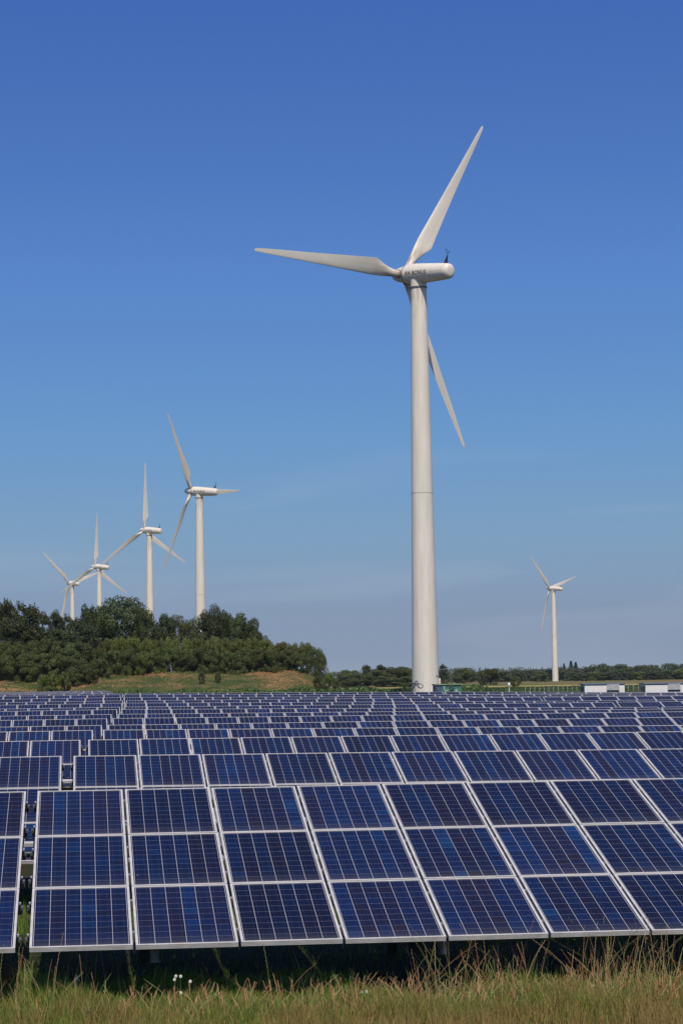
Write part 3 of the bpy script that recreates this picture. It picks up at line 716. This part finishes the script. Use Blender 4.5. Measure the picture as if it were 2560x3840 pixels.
def tree_proto(kind, seed):
    rg = np.random.default_rng(seed); rd = random.Random(seed)
    lob = []; tr = MB()
    if kind == 'oak':
        for i in range(46):
            a = rd.uniform(0, 6.28); h = rd.uniform(.22,.9); w_ = .46*math.sqrt(max(.05, 1-((h-.5)/.5)**2)); r = w_*math.sqrt(rd.uniform(.25,1))
            s_ = rd.uniform(.10,.175); lob.append((r*math.cos(a), r*math.sin(a), h, s_, s_*.8))
        V = crown_from_lobes(lob, 15000, .034, rg)
        tr.tube([(0,0,-.05),(0,0,.12),(.01,0,.3),(0,.01,.6)], [.035,.028,.022,.01], 8)
        for l in lob[:14]: tr.tube([(0,0,.2+.2*rd.random()), (l[0]*.5,l[1]*.5,l[2]*.8), l[:3]], [.014,.009,.003], 5)
        mm = L_oak
    elif kind in ('round', 'birch', 'far', 'scrub'):
        nl = 32
        for i in range(nl):
            a = rd.uniform(0, 6.28); h = rd.uniform(.1,.88); w_ = .40*math.sqrt(max(.08, 1-((h-.42)/.56)**2)); r = w_*math.sqrt(rd.uniform(.15,1))
            s_ = rd.uniform(.10,.17); lob.append((r*math.cos(a), r*math.sin(a), h, s_, s_*.85))
        V = crown_from_lobes(lob, {'round':9500,'birch':6500,'far':2200,'scrub':8500}[kind], {'round':.042,'birch':.038,'far':.075,'scrub':.045}[kind], rg)
        tr.tube([(0,0,-.05),(0,0,.2),(0,0,.6)], [.03,.022,.008], 7)
        for l in lob[:8]: tr.tube([(0,0,.15), (l[0]*.6,l[1]*.6,l[2]*.8), l[:3]], [.01,.007,.002], 4)
        mm = {'round':L_oak,'birch':L_dark,'far':L_far,'scrub':L_dark}[kind]
    elif kind == 'shrub':
        for i in range(44):
            a = rd.uniform(0, 6.28); h = rd.uniform(.05,.88); w_ = .62*math.sqrt(max(.1, 1-(h/.98)**2)); r = w_*math.sqrt(rd.uniform(.1,1))
            s_ = rd.uniform(.10,.2); lob.append((r*math.cos(a), r*math.sin(a), h, s_, s_*.8))
        V = crown_from_lobes(lob, 12000, .046, rg, .9)
        for l in lob[:12]: tr.tube([(l[0]*.15,l[1]*.15,-.05), (l[0]*.6,l[1]*.6,l[2]*.6), l[:3]], [.014,.01,.003], 4)
        mm = L_shrub
    elif kind == 'pine':
        tr.tube([(0,0,-.05),(.01,0,.3),(0,.01,.7),(0,0,.97)], [.03,.025,.016,.004], 7)
        Vs = []
        for i in range(70):
            h = rd.uniform(.08,.90); a = rd.uniform(0, 6.28); w_ = .34*(1-h)**.65*rd.uniform(.45,1.15)
            x, y = w_*math.cos(a), w_*math.sin(a); s_ = rd.uniform(.045,.085)
            lob.append((x, y, h, s_, s_*rd.uniform(.5,.8)))
            if i % 3 == 0: tr.tube([(0,0,h-.05),(x*.6,y*.6,h-.02),(x,y,h)], [.008,.005,.002], 4)
        Vs.append(crown_from_lobes(lob, 9000, .028, rg, .7, (.5,1.25)))
        for i in range(46):                               # upright candles at the ends of the branches
            l = lob[rg.integers(len(lob))] if i > 5 else (rd.uniform(-.04,.04), rd.uniform(-.04,.04), .88, .03, .03)
            n = 26; u = rg.uniform(0,1,n); a = rg.uniform(0,6.28,n); r_ = .016*(1-u)+.003
            P = np.stack([l[0]+r_*np.cos(a), l[1]+r_*np.sin(a), l[2]+l[4]*.6+u*.085],1)
            Vs.append(leaf_quads(P, np.stack([np.cos(a),np.sin(a),.5+0*a],1), .022, rg, .4, .35))
        V = np.concatenate(Vs); mm = L_pine
    elif kind == 'conifer':
        P = []
        tr.tube([(0,0,-.05),(0,0,1)], [.02,.003], 5)
        n = 1100; h = rg.uniform(.04,1,n)**.9; r = .20*(1-h)*(.75+.35*np.sin(h*60))+.012; a = rg.uniform(0,6.28,n); q = rg.uniform(.6,1.05,n)
        P = np.stack([r*q*np.cos(a), r*q*np.sin(a), h],1); Nn = np.stack([np.cos(a),np.sin(a),.3+0*a],1)
        V = leaf_quads(P, Nn, .05, rg, .4, .5); mm = L_con
    return quads_mesh('crown', V, [mm]), tr.mesh('trunk', [bark], True)
PROTO = {}
for kd, ns in (('oak',2),('round',3),('birch',3),('shrub',5),('pine',4),('far',5),('scrub',4),('conifer',3)):
    PROTO[kd] = [tree_proto(kd, 100+17*i+len(kd)*3) for i in range(ns)]
tn = [0]
def tree(kind, name, x, ytop, Y, wpx, label, group=None, zb=None, cat='tree', m_override=None, widef=1.0):
    """x, ytop, wpx in the 1568-wide view; the crown spans wpx"""
    p = at(x, ytop, Y)
    if zb is None: zb = bank_h(p.x, Y) if (372 < Y < 505 and -130 < p.x < 12) else 0
    h = p.z - zb; wd = wpx/1568*2560/F*Y
    base = {'oak':1.10,'round':1.0,'birch':1.0,'scrub':1.0,'far':1.0,'shrub':1.45,'pine':.72,'conifer':.42}[kind]
    tn[0] += 1; rd = random.Random(tn[0])
    cme, tme = PROTO[kind][tn[0] % len(PROTO[kind])]
    r = empty(name, (p.x, Y, zb), rd.uniform(0,6.28)); tag(r, label, cat, group)
    sx_ = wd/base
    r.scale = (sx_, sx_, h/.99)
    c = ob('crown', cme, r); ob('trunk', tme, r)
    if m_override:
        c.material_slots[0].link = 'OBJECT'; c.material_slots[0].material = m_override
    return r

# pines at the left on the bank
G = 'pines on the bank at the left'
pine_l = [(-12,1372,415,80),(14,1372,418,62),(42,1378,410,60),(70,1386,414,62),(98,1402,408,62),(130,1398,416,50),(150,1408,420,56),(176,1416,410,60),(205,1430,405,62),
          (30,1418,402,90),(80,1430,402,80),(125,1440,402,80),(165,1442,400,80)]
for i, (x, yt, Y, wd) in enumerate(pine_l):
    if i < 9: lb = ('tall dark feathery pine on the bank, %s from the left edge' % ordn(i+1))
    else: lb = 'shorter dark pine, lower tier of the left pines, %s from left' % ordn(i-8)
    tree('pine', 'pine_tree', x, yt, Y, wd*1.5, lb, G)
# big oak and round trees behind the shrub band
tree('oak', 'oak_tree', 282, 1369, 432, 150, 'largest broad dark oak, behind the shrub band before the white turbines')
tree('round', 'broadleaf_tree', 205, 1382, 428, 60, 'narrow dark tree touching the left side of the big oak')
tree('oak', 'oak_tree', 240, 1392, 436, 70, 'dark tree merging into the left half of the big oak')
tree('round', 'broadleaf_tree', 325, 1394, 428, 60, 'low dark tree under the right shoulder of the big oak')
tree('round', 'broadleaf_tree', 368, 1404, 430, 84, 'small dark round tree right of the big oak, below the third turbine')
tree('birch', 'birch_tree', 405, 1410, 432, 68, 'thin light leaved tree between the dark round tree and the second turbine')
tree('birch', 'birch_tree', 440, 1414, 434, 70, 'thin light leaved tree at the foot of the second largest turbine')
tree('oak', 'broadleaf_tree', 494, 1391, 430, 96, 'round dark tree just right of the second largest turbine tower')
tree('round', 'broadleaf_tree', 540, 1406, 430, 90, 'round dark tree at the right end of the tall tree group')
tree('round', 'broadleaf_tree', 574, 1418, 430, 74, 'dark tree whose crown slopes down into the shrub band')
tree('round', 'broadleaf_tree', 600, 1446, 428, 50, 'lowest small dark tree at the right end of the tall tree group')
# shrub band
G = 'shrubs of the dense band on the bank'
xs_b = np.linspace(215, 700, 17)
for i, x in enumerate(xs_b):
    yt = 1464 + 3*math.sin(i*1.9) + (max(0, x-560)/140)*14
    tree('shrub', 'shrub', x, yt, 416+(i % 3)*2, 64, 'olive green shrub, back line of the bank shrub band, %s from left' % ordn(i+1), G, cat='shrub')
for i, x in enumerate(np.linspace(225, 690, 15)):
    yt = 1490 + 4*math.sin(i*2.3) + (max(0, x-600)/100)*4
    tree('shrub', 'shrub', x, yt, 402+(i % 2)*1.5, 62, 'olive green shrub, front line of the bank shrub band, %s from left' % ordn(i+1), G, cat='shrub', m_override=L_dark)
tree('birch', 'birch_tree', 722, 1484, 410, 56, 'light leaved tree ending the shrub band at its right')
tree('birch', 'birch_tree', 736, 1500, 404, 34, 'feathery thin tree at the right tip of the shrub band')
tree('shrub', 'shrub', 338, 1500, 401, 62, 'low olive shrub at the bottom of the band, below the third turbine', G, cat='shrub')
# scrub spilling down the bank at the left
G = 'dark bushes on the left slope'
sc_l = [(-6,1470,398,90),(30,1474,398,80),(70,1470,398,84),(112,1466,399,84),(152,1474,398,80),(190,1476,400,70),(8,1502,395.5,80),(55,1500,395.5,84),(100,1500,395.5,80),(145,1502,396,76),(185,1510,395,70),(206,1534,392,50),(168,1534,391.5,54),(232,1512,398,50)]
for i, (x, yt, Y, wd) in enumerate(sc_l):
    tree('shrub', 'bush', x, yt, Y, wd, 'dark green bush below the left pines, %s' % (('%s from left in the upper tier' % ordn(i+1)) if i < 6 else ('%s from left in the lower tier' % ordn(i-5))), G, cat='bush', m_override=L_dark)
for x, yt, Y, wd, lb in [(120,1538,387.5,38,'bright green small bush low on the left slope above the solar rows'),(150,1543,387,32,'light green bush between the low dark bushes on the left slope'),
                     (98,1547,386.5,26,'small bright bush low on the slope at the left')]:
    tree('scrub', 'bush', x, yt, Y, wd, lb, cat='bush', m_override=L_light)
for i, (x, yt, Y, wd) in enumerate([(463,1541,391,17),(500,1543,391,17),(728,1552,390,20)]):
    tree('scrub', 'bush', x, yt, Y, wd, ['small round bush alone on the dry bank, left of a twin bush','small round bush alone on the dry bank, right of its twin','small bush on the bank below the right tip of the shrub band'][i], cat='bush')
tree('scrub', 'bush', 752, 1543, 392, 28, 'bright green bush where the bank runs out, right of the shrub band', cat='bush', m_override=L_light)
tree('scrub', 'bush', 770, 1556, 388, 22, 'dark green bush at the right foot of the bank', cat='bush')
tree('scrub', 'bush', 738, 1566, 384, 20, 'low olive bush on the lower right of the bank', cat='bush')
# group left of the big tower
mid = [('scrub',803,1538,860,50),('pine',842,1526,860,34),('scrub',822,1548,850,60),('pine',874,1525,870,40),('scrub',862,1538,855,50),('scrub',905,1529,860,62),('scrub',926,1532,865,44),('scrub',885,1552,840,50),('scrub',930,1553,840,48),('scrub',806,1558,838,40)]
for i, (kd, x, yt, Y, wd) in enumerate(mid):
    tree(kd, 'pine_tree' if kd == 'pine' else 'broadleaf_tree', x, yt, Y, wd*1.35, '%s in the clump left of the big tower, %s of its kind' % ('dark pointed tree' if kd == 'pine' else 'round green tree', ordn([m_[0] for m_ in mid[:i+1]].count(kd))), 'trees of the clump left of the big tower')
tree('pine', 'pine_tree', 1017, 1524, 850, 40, 'dark tree directly right of the big tower above the green kiosk')
tree('scrub', 'broadleaf_tree', 1003, 1545, 855, 30, 'low dark tree half behind the big tower foot')
tree('scrub', 'broadleaf_tree', 1062, 1534, 1150, 52, 'broad round tree beyond the green kiosk, right of the dark one')
tree('scrub', 'broadleaf_tree', 1124, 1533, 860, 54, 'solitary wide dark tree in the meadow left of the thin mast')
tree('scrub', 'bush', 1182, 1552, 700, 28, 'low dark bush just right of the thin mast', cat='bush')
tree('scrub', 'broadleaf_tree', 1240, 1540, 1250, 46, 'light green round tree touching the left of the lone small turbine', m_override=L_light)
# wood on the right
G = 'trees of the wood on the right'
right = []
xx = 1060
rd = random.Random(3)
while xx < 1590:
    t_ = (xx-1060)/530
    yt = 1541 - 6*min(1, max(0, (xx-1180)/120)) - 9*t_ + rd.uniform(-2.5,2.5)
    if 1370 < xx < 1420: yt -= 4
    if xx > 1540: yt -= 5
    right.append((xx, yt, 1400+rd.uniform(-40,60), rd.uniform(48,72))); xx += rd.uniform(15,23)
for i, (x, yt, Y, wd) in enumerate(right):
    tree('far', 'broadleaf_tree', x, yt, Y, wd, 'grey green tree, back edge of the right wood, %s from left' % ordn(i+1), G)
xx = 1308; i = 0
while xx < 1590:
    tree('far', 'broadleaf_tree', xx, 1543+rd.uniform(-3,2)-(4 if xx > 1500 else 0), 1330, rd.uniform(42,58), 'grey green tree, front edge of right wood, %s from the turbine' % ordn(i+1), G, m_override=L_shrub if i % 5 == 3 else None)
    xx += rd.uniform(16,23); i += 1
for x, yt, wd, lb in [(1294,1524,24,'thin spruce poking above the wood just right of the small turbine'),(1310,1519,36,'pointed spruce standing highest right of the small turbine'),(1321,1521,38,'pointed spruce paired with the highest one over the wood')]:
    tree('conifer', 'spruce_tree', x, yt, 1480, wd, lb)
# far woods as masses
def far_wood(name, x0, x1, Y, dep, n, hfun, kind, label, nl, size):
    rg = np.random.default_rng(len(name)+n); Vs = []
    base = [PROTO[kind][i][0] for i in range(len(PROTO[kind]))]
    arrs = []
    for me in base:
        a = np.empty(len(me.vertices)*3, np.float32); me.vertices.foreach_get('co', a); arrs.append(a.reshape(-1,4,3))
    for k in range(n):
        x = x0+(x1-x0)*(k+rg.uniform(0,1))/n; h = hfun(x)*rg.uniform(.82,1.12); wsc = h*rg.uniform(*size)
        A = arrs[k % len(arrs)]; A = A[rg.choice(len(A), min(len(A), nl), replace=False)]
        q = A.copy(); q[:,:,0] *= wsc; q[:,:,1] *= wsc; q[:,:,2] *= h
        q += np.array([x, Y+rg.uniform(0,dep), 0]); Vs.append(q)
    o = ob(name, quads_mesh(name, np.concatenate(Vs), [L_con if kind == 'conifer' else L_far])); tag(o, label, 'wood', kind='stuff'); return o
far_wood('conifer_wood', 60, 460, 2150, 60, 170, lambda x: 11.6 if x < 215 else 10.5, 'conifer', 'distant bluish spruce wood along the horizon behind the right meadow', 420, (.85,1.1))
far_wood('distant_wood', -420, 190, 2000, 60, 110, lambda x: 11.0+2*math.sin(x*.02), 'far', 'distant low wood along the horizon behind the big tower', 380, (1.5,2.4))
far_wood('hedge_wood', -110, 330, 1500, 30, 80, lambda x: 8.2+1.2*math.sin(x*.05), 'far', 'low far hedge line across the meadow behind the big tower', 420, (1.6,2.6))

# ------------------------------------------------------------------ crops in the middle distance
def crop(name, x0, x1, y0, y1, n, h, size, label, cols, seed):
    rg = np.random.default_rng(seed)
    P = np.stack([rg.uniform(x0,x1,n), rg.uniform(y0,y1,n), rg.uniform(.05,1,n)*h],1)
    P[:,2] *= 1+.12*np.sin(P[:,0]*.7)
    V = leaf_quads(P, np.tile(np.array([0,-.6,.8]), (n,1)), size, rg, .5, .45)
    o = ob(name, quads_mesh(name, V, [leafmat(name+'_leaves', cols)])); return tag(o, label, 'crop', kind='stuff')
crop('maize_crop', -75, 22, 348, 370, 16000, 1.75, .5, 'strip of green maize at the foot of the bank', [(.045,.085,.018),(.07,.12,.028),(.09,.14,.04)], 3)
crop('green_crop', 4, 130, 480, 655, 30000, .34, .5, 'dark green leafy crop behind the last solar row at right', [(.035,.065,.015),(.055,.09,.022),(.10,.13,.035)], 4)

def bank_tufts():
    rg = np.random.default_rng(33); n = 42000
    x = rg.uniform(-75, 8, n); y = rg.uniform(373, 402, n)
    z = np.array([bank_h(a, b_) for a, b_ in zip(x, y)])
    P = np.stack([x, y, z+rg.uniform(0,.28,n)], 1)
    V = leaf_quads(P, np.tile(np.array([0,-.5,.8]), (n,1)), .24, rg, .8, .5)
    g1 = leafmat('bank_grass_green', [(.058,.090,.020),(.080,.108,.026),(.10,.120,.032)]); g2 = leafmat('bank_grass_dry', [(.20,.105,.042),(.32,.165,.070),(.46,.25,.12)])
    k = np.sin(x*.35+1.3*np.sin(y*.3))+np.sin(x*.13+2)*.8+(z-2.6)*.55+rg.normal(0,.30,n)
    tag(ob('bank_grass', quads_mesh('bank_grass', V, [g1, g2], (k > .7).astype(int))), 'rough green and dry brown grass tufts covering the bank', 'grass', kind='stuff')
bank_tufts()

# ------------------------------------------------------------------ grass in front
def blades(n, x0, x1, y0, y1, hmin, hmax, wd, rg, lean=.35, hfun=None, zones=None):
    x = rg.uniform(x0,x1,n); y = rg.uniform(y0,y1,n)
    h = rg.uniform(hmin,hmax,n)
    if hfun is not None: h *= hfun(x,y)
    a = rg.uniform(0,6.28,n); l = rg.uniform(0,lean,n)*h
    dx, dy = np.cos(a)*l, np.sin(a)*l; fa = rg.uniform(-.9,.9,n); wx, wy = np.cos(fa)*wd*.5, np.sin(fa)*wd*.5
    wv = rg.uniform(.6,1.4,n); wx *= wv; wy *= wv
    z0 = np.zeros(n)
    def st(px,py,pz): return np.stack([px,py,pz],1)
    q1 = np.stack([st(x-wx,y-wy,z0), st(x+wx,y+wy,z0), st(x+dx*.35+wx*.8,y+dy*.35+wy*.8,h*.55), st(x+dx*.35-wx*.8,y+dy*.35-wy*.8,h*.55)],1)
    q2 = np.stack([q1[:,3], q1[:,2], st(x+dx+wx*.12,y+dy+wy*.12,h), st(x+dx-wx*.12,y+dy-wy*.12,h)],1)
    return q1, q2
def blade_mesh(name, parts, mats):
    # joins lower and upper quads of each blade so that an island is one blade
    V = []; Fc = []; off = 0
    q1 = np.concatenate([p[0] for p in parts]); q2 = np.concatenate([p[1] for p in parts]); n = len(q1)
    vv = np.concatenate([q1, q2[:,2:]], 1).reshape(-1,3)           # 6 verts
    b0 = np.arange(n)*6
    lp = np.stack([b0,b0+1,b0+2,b0+3, b0+3,b0+2,b0+4,b0+5],1).reshape(-1)
    me = bpy.data.meshes.new(name); me.vertices.add(n*6); me.vertices.foreach_set('co', vv.reshape(-1).astype(np.float32))
    me.loops.add(n*8); me.loops.foreach_set('vertex_index', lp.astype(np.int32)); me.polygons.add(n*2); me.polygons.foreach_set('loop_start', np.arange(0,n*8,4,dtype=np.int32))
    for mm in mats: me.materials.append(mm)
    me.update(calc_edges=True); return me
def grassmat(name, green, dry, scale, lo, hi):
    mm, t, b = mat(name, green[0], .6, 0, .2)
    g = N(t, 'ShaderNodeNewGeometry'); n = N(t, 'ShaderNodeTexNoise', Scale=scale, Detail=3.0); tc_ = N(t, 'ShaderNodeTexCoord'); t.links.new(tc_.outputs['Object'], n.inputs['Vector'])
    gr_ = ramp(t, [(i/(len(green)-1), c) for i, c in enumerate(green)], g.outputs['Random Per Island'])
    dr_ = ramp(t, [(i/(len(dry)-1), c) for i, c in enumerate(dry)], g.outputs['Random Per Island'])
    # dryer ground nearer the camera and to the right
    sx = N(t, 'ShaderNodeSeparateXYZ'); t.links.new(tc_.outputs['Object'], sx.inputs[0])
    dry_f = math_(t, 'ADD', n.outputs['Fac'], math_(t, 'ADD', math_(t, 'MULTIPLY', math_(t, 'SUBTRACT', 23.1, sx.outputs['Y']), .16), math_(t, 'MULTIPLY', sx.outputs['X'], .030)))
    wn = math_(t, 'FRACT', math_(t, 'MULTIPLY', g.outputs['Random Per Island'], 57.3))
    f = math_(t, 'ADD', dry_f, math_(t, 'MULTIPLY', math_(t, 'SUBTRACT', wn, .5), .35))
    mr = N(t, 'ShaderNodeMapRange'); mr.inputs['From Min'].default_value = lo; mr.inputs['From Max'].default_value = hi; t.links.new(f, mr.inputs['Value'])
    c = mixc(t, mr.outputs[0], gr_.outputs['Color'], dr_.outputs['Color']); t.links.new(c, b.inputs['Base Color'])
    tr = N(t, 'ShaderNodeBsdfTranslucent'); t.links.new(c, tr.inputs['Color']); ms = N(t, 'ShaderNodeMixShader'); ms.inputs[0].default_value = .3
    o = t.nodes['Material Output']; t.links.new(b.outputs[0], ms.inputs[1]); t.links.new(tr.outputs[0], ms.inputs[2]); t.links.new(ms.outputs[0], o.inputs['Surface'])
    return mm
gm = grassmat('meadow_grass', [(.085,.155,.020),(.155,.240,.036),(.25,.32,.065)], [(.17,.15,.035),(.30,.195,.060),(.42,.26,.11)], 1.6, .50, .92)
rg = np.random.default_rng(21)
def hf(x, y): return .75+.28*np.sin(x*1.9+.6)*np.sin(x*.7+y)+.22*np.sin(x*4.1+2*y)
parts = [blades(85000, -6, 7, 21.2, 23.6, .05, .26, .0075, rg, .6, hf), blades(2500, -6, 7, 22.6, 23.4, .2, .42, .006, rg, .6, hf), blades(14000, -6, 7, 20, 21.2, .06, .22, .006, rg, .5, hf),
         blades(3500, -6, 7, 23.6, 27.9, .05, .18, .007, rg, .5, hf), blades(22000, -7, 9, 27.5, 34, .05, .2, .008, rg, .5)]
tag(ob('meadow_grass', blade_mesh('meadow_grass', parts, [gm])), 'short green and dry grass along the front of the solar rows', 'grass', kind='stuff')
# tall seeding grasses
rdm = random.Random(11)
stem = MB()
def stalk(x, y, h, ln, seed):
    r = random.Random(seed); a = r.uniform(0,6.28); l = ln*h
    head = r.random() < .8; mi_ = r.choice([0,0,1,1,2])
    pts = []
    for i in range(6):
        u = i/5; pts.append((x+math.cos(a)*l*u*u, y+math.sin(a)*l*u*u*.6, h*(u-.12*ln*u*u)))
    stem.tube(pts, [.0022,.002,.0019,.0016,.0013,.0008], 3, mi_, cap=False)
    if head:
        hn = int(8+r.random()*8); P5 = Vector(pts[5]); P4 = Vector(pts[3]); d = (P5-P4)
        tt = d.normalized(); wdt = Vector((1,0,.0))
        for q in range(hn):
            u = q/hn; c = P4+d*(u*.95+.05); sd = 1 if q % 2 else -1
            tip = c+tt*.022+wdt*sd*.006*(1-u*.4)+Vector((0,r.uniform(-.006,.006),0))
            mid_ = (c+tip)/2
            stem.add([c, mid_+wdt*.0024, tip, mid_-wdt*.0024], [(0,1,2,3)], mi_ if mi_ == 0 else r.choice([1,2]))
def at_ground(xd, Y): return at(xd, 2300, Y).x
for i in range(430):
    u = rdm.random()
    if u < .60: xd = rdm.gauss(rdm.choice([1120,1190,1370,1400,1480,1540,1000]), 38)
    elif u < .72: xd = rdm.gauss(rdm.choice([10,120,200]), 28)
    else:
        xd = rdm.uniform(-60,1640)
        if rdm.random() < .55: continue
    Y = 22.04+.115*(at_ground(xd, 22)+3.03)+rdm.uniform(-.45,.75); tall = rdm.random()
    big_ = xd > 950 or (xd < 260)
    h = (.32+.50*tall**1.5) if big_ else (.24+.42*tall**2)
    stalk(at_ground(xd, Y), Y, h, rdm.choice([.1,.15,.25,.4,.75]), i)
for i in range(2100):                                   # lower dry stems all over the foreground
    xd = rdm.uniform(-60,1640); Y = 22.04+.115*(at_ground(xd, 22)+3.03)+rdm.uniform(-.95,.45)
    if rdm.random() < .88-.75*min(1, xd/1200): continue
    stalk(at_ground(xd, Y), Y, rdm.uniform(.12,.33), rdm.choice([.15,.3,.5,.8]), 5000+i)
st_g = mat('stem_green', (.20,.21,.065), .7)[0]; st_t = mat('stem_tan', (.37,.23,.095), .7)[0]; st_r = mat('stem_rust', (.33,.14,.06), .7)[0]
tag(ob('tall_grass', stem.mesh('tall_grass', [st_g, st_t, st_r])), 'tall thin seeding grass stalks rising before the dark space under the front panels', 'grass', kind='stuff')
# white flowers
pet = mat('white_petal', (.82,.82,.80), .6)[0]; yol = mat('flower_centre', (.65,.45,.05), .6)[0]; fst = mat('flower_stem', (.08,.13,.03), .7)[0]
def flower_meshes():
    a = MB()
    for k in range(9):
        t0 = 2*math.pi*k/9; c, s_ = math.cos(t0), math.sin(t0); c2, s2 = math.cos(t0+.28), math.sin(t0+.28); c3, s3 = math.cos(t0-.28), math.sin(t0-.28)
        a.add([(0,0,0),(.016*c3,-.004,.016*s3),(.024*c,.0,.024*s_),(.016*c2,-.004,.016*s2)], [(0,1,2,3)])
    p = a.mesh('petals', [pet]); b = MB(); b.tube([(0,-.002,0),(0,-.008,0),(0,-.010,0)], [.008,.006,.001], 8); c_ = b.mesh('centre', [yol], True)
    d = MB(); d.tube([(0,.004,0),(0,.01,-.1),(.01,.01,-.34)], .002, 4); return p, c_, d.mesh('stem', [fst])
fp, fc, fs2 = flower_meshes()
FL = [(660,3660),(655,3673),(678,3661),(714,3680),(678,3723),(1357,3720),(1374,3719),(1435,3738),(1979,3713),(2004,3712),(2024,3713),(2216,3700),(2222,3697),(2295,3703),(2313,3719),(2261,3735),(2069,3753),(2154,3771),(1690,3790),(1700,3788),(2089,3804),(2222,3801),(1129,3803),(2105,3780)]
for i, (sx_, sy_) in enumerate(FL):
    d = ray(sx_, sy_); Y = 22.30 + .115*(d.x*22+3.03) - .0030*(max(0, sy_-3690)) - (.35 if sy_ < 3690 else .3)
    r = empty('wildflower', (d.x*Y, Y, CH+d.z*Y)); r.scale = (.72,.72,.72); r.rotation_euler = (-.35, 0, i*.7 % .6-.3); tag(r, 'small white flower in the foreground grass, %s from the left' % ordn(1+sorted(FL).index((sx_,sy_))), 'flower', 'white flowers in the foreground grass')
    ob('petals', fp, r); ob('centre', fc, r); ob('stem', fs2, r)
# reddish dock plant at the lower left, broken pale stalk
s = MB(); r2 = random.Random(9)
for k in range(26):
    a = r2.uniform(0,6.28); l = r2.uniform(.03,.17); h = r2.uniform(.22,.5)
    pts = [(0,0,0),(math.cos(a)*l*.4,math.sin(a)*l*.4,h*.5),(math.cos(a)*l,math.sin(a)*l,h)]; s.tube(pts, .003, 4)
    for q in range(22):
        u = .45+.55*q/22; c = Vector((math.cos(a)*l*u, math.sin(a)*l*u, h*u)); o_ = Vector((r2.uniform(-.02,.02), r2.uniform(-.02,.02), r2.uniform(.0,.02)))
        s.add([c, c+o_*.6+Vector((.005,0,0)), c+o_, c+o_*.6-Vector((.005,0,0))], [(0,1,2,3)])
p = at(22, 2300, 22.9)
tag(ob('dock_plant', s.mesh('dock_plant', [noisy('rusty_seed', (.16,.055,.030), (.24,.10,.05), 30)]), None, (p.x, 22.9, 0)), 'rust brown seeding dock plant at the lower left corner', 'plant')
s = MB(); s.tube([(0,0,0),(-.01,0,.1),(.0,0,.19)], [.013,.012,.009], 6); s.tube([(0,0,.18),(.03,0,.12)], [.008,.006], 6)
d = ray(288, 3795); tag(ob('broken_stalk', s.mesh('broken_stalk', [mat('bleached_stem', (.62,.52,.40), .8)[0]], True), None, (d.x*22.6, 22.6, 0.12)), 'short bleached broken stalk standing in the grass at lower left', 'stalk')

# ------------------------------------------------------------------ air
hz = MB(); hz.box((-4200,-80,-1),(4200,6200,80))
hm = bpy.data.materials.new('summer_haze'); hm.use_nodes = True; ht = hm.node_tree; ht.nodes.clear()
ho = ht.nodes.new('ShaderNodeOutputMaterial'); hv = ht.nodes.new('ShaderNodeVolumePrincipled')
hv.inputs['Color'].default_value = (.80,.88,1,1); hv.inputs['Density'].default_value = .000032; hv.inputs['Anisotropy'].default_value = .2
ht.links.new(hv.outputs[0], ho.inputs['Volume'])
tag(ob('haze', hz.mesh('haze', [hm])), 'thin summer haze over the fields', 'haze', kind='stuff')
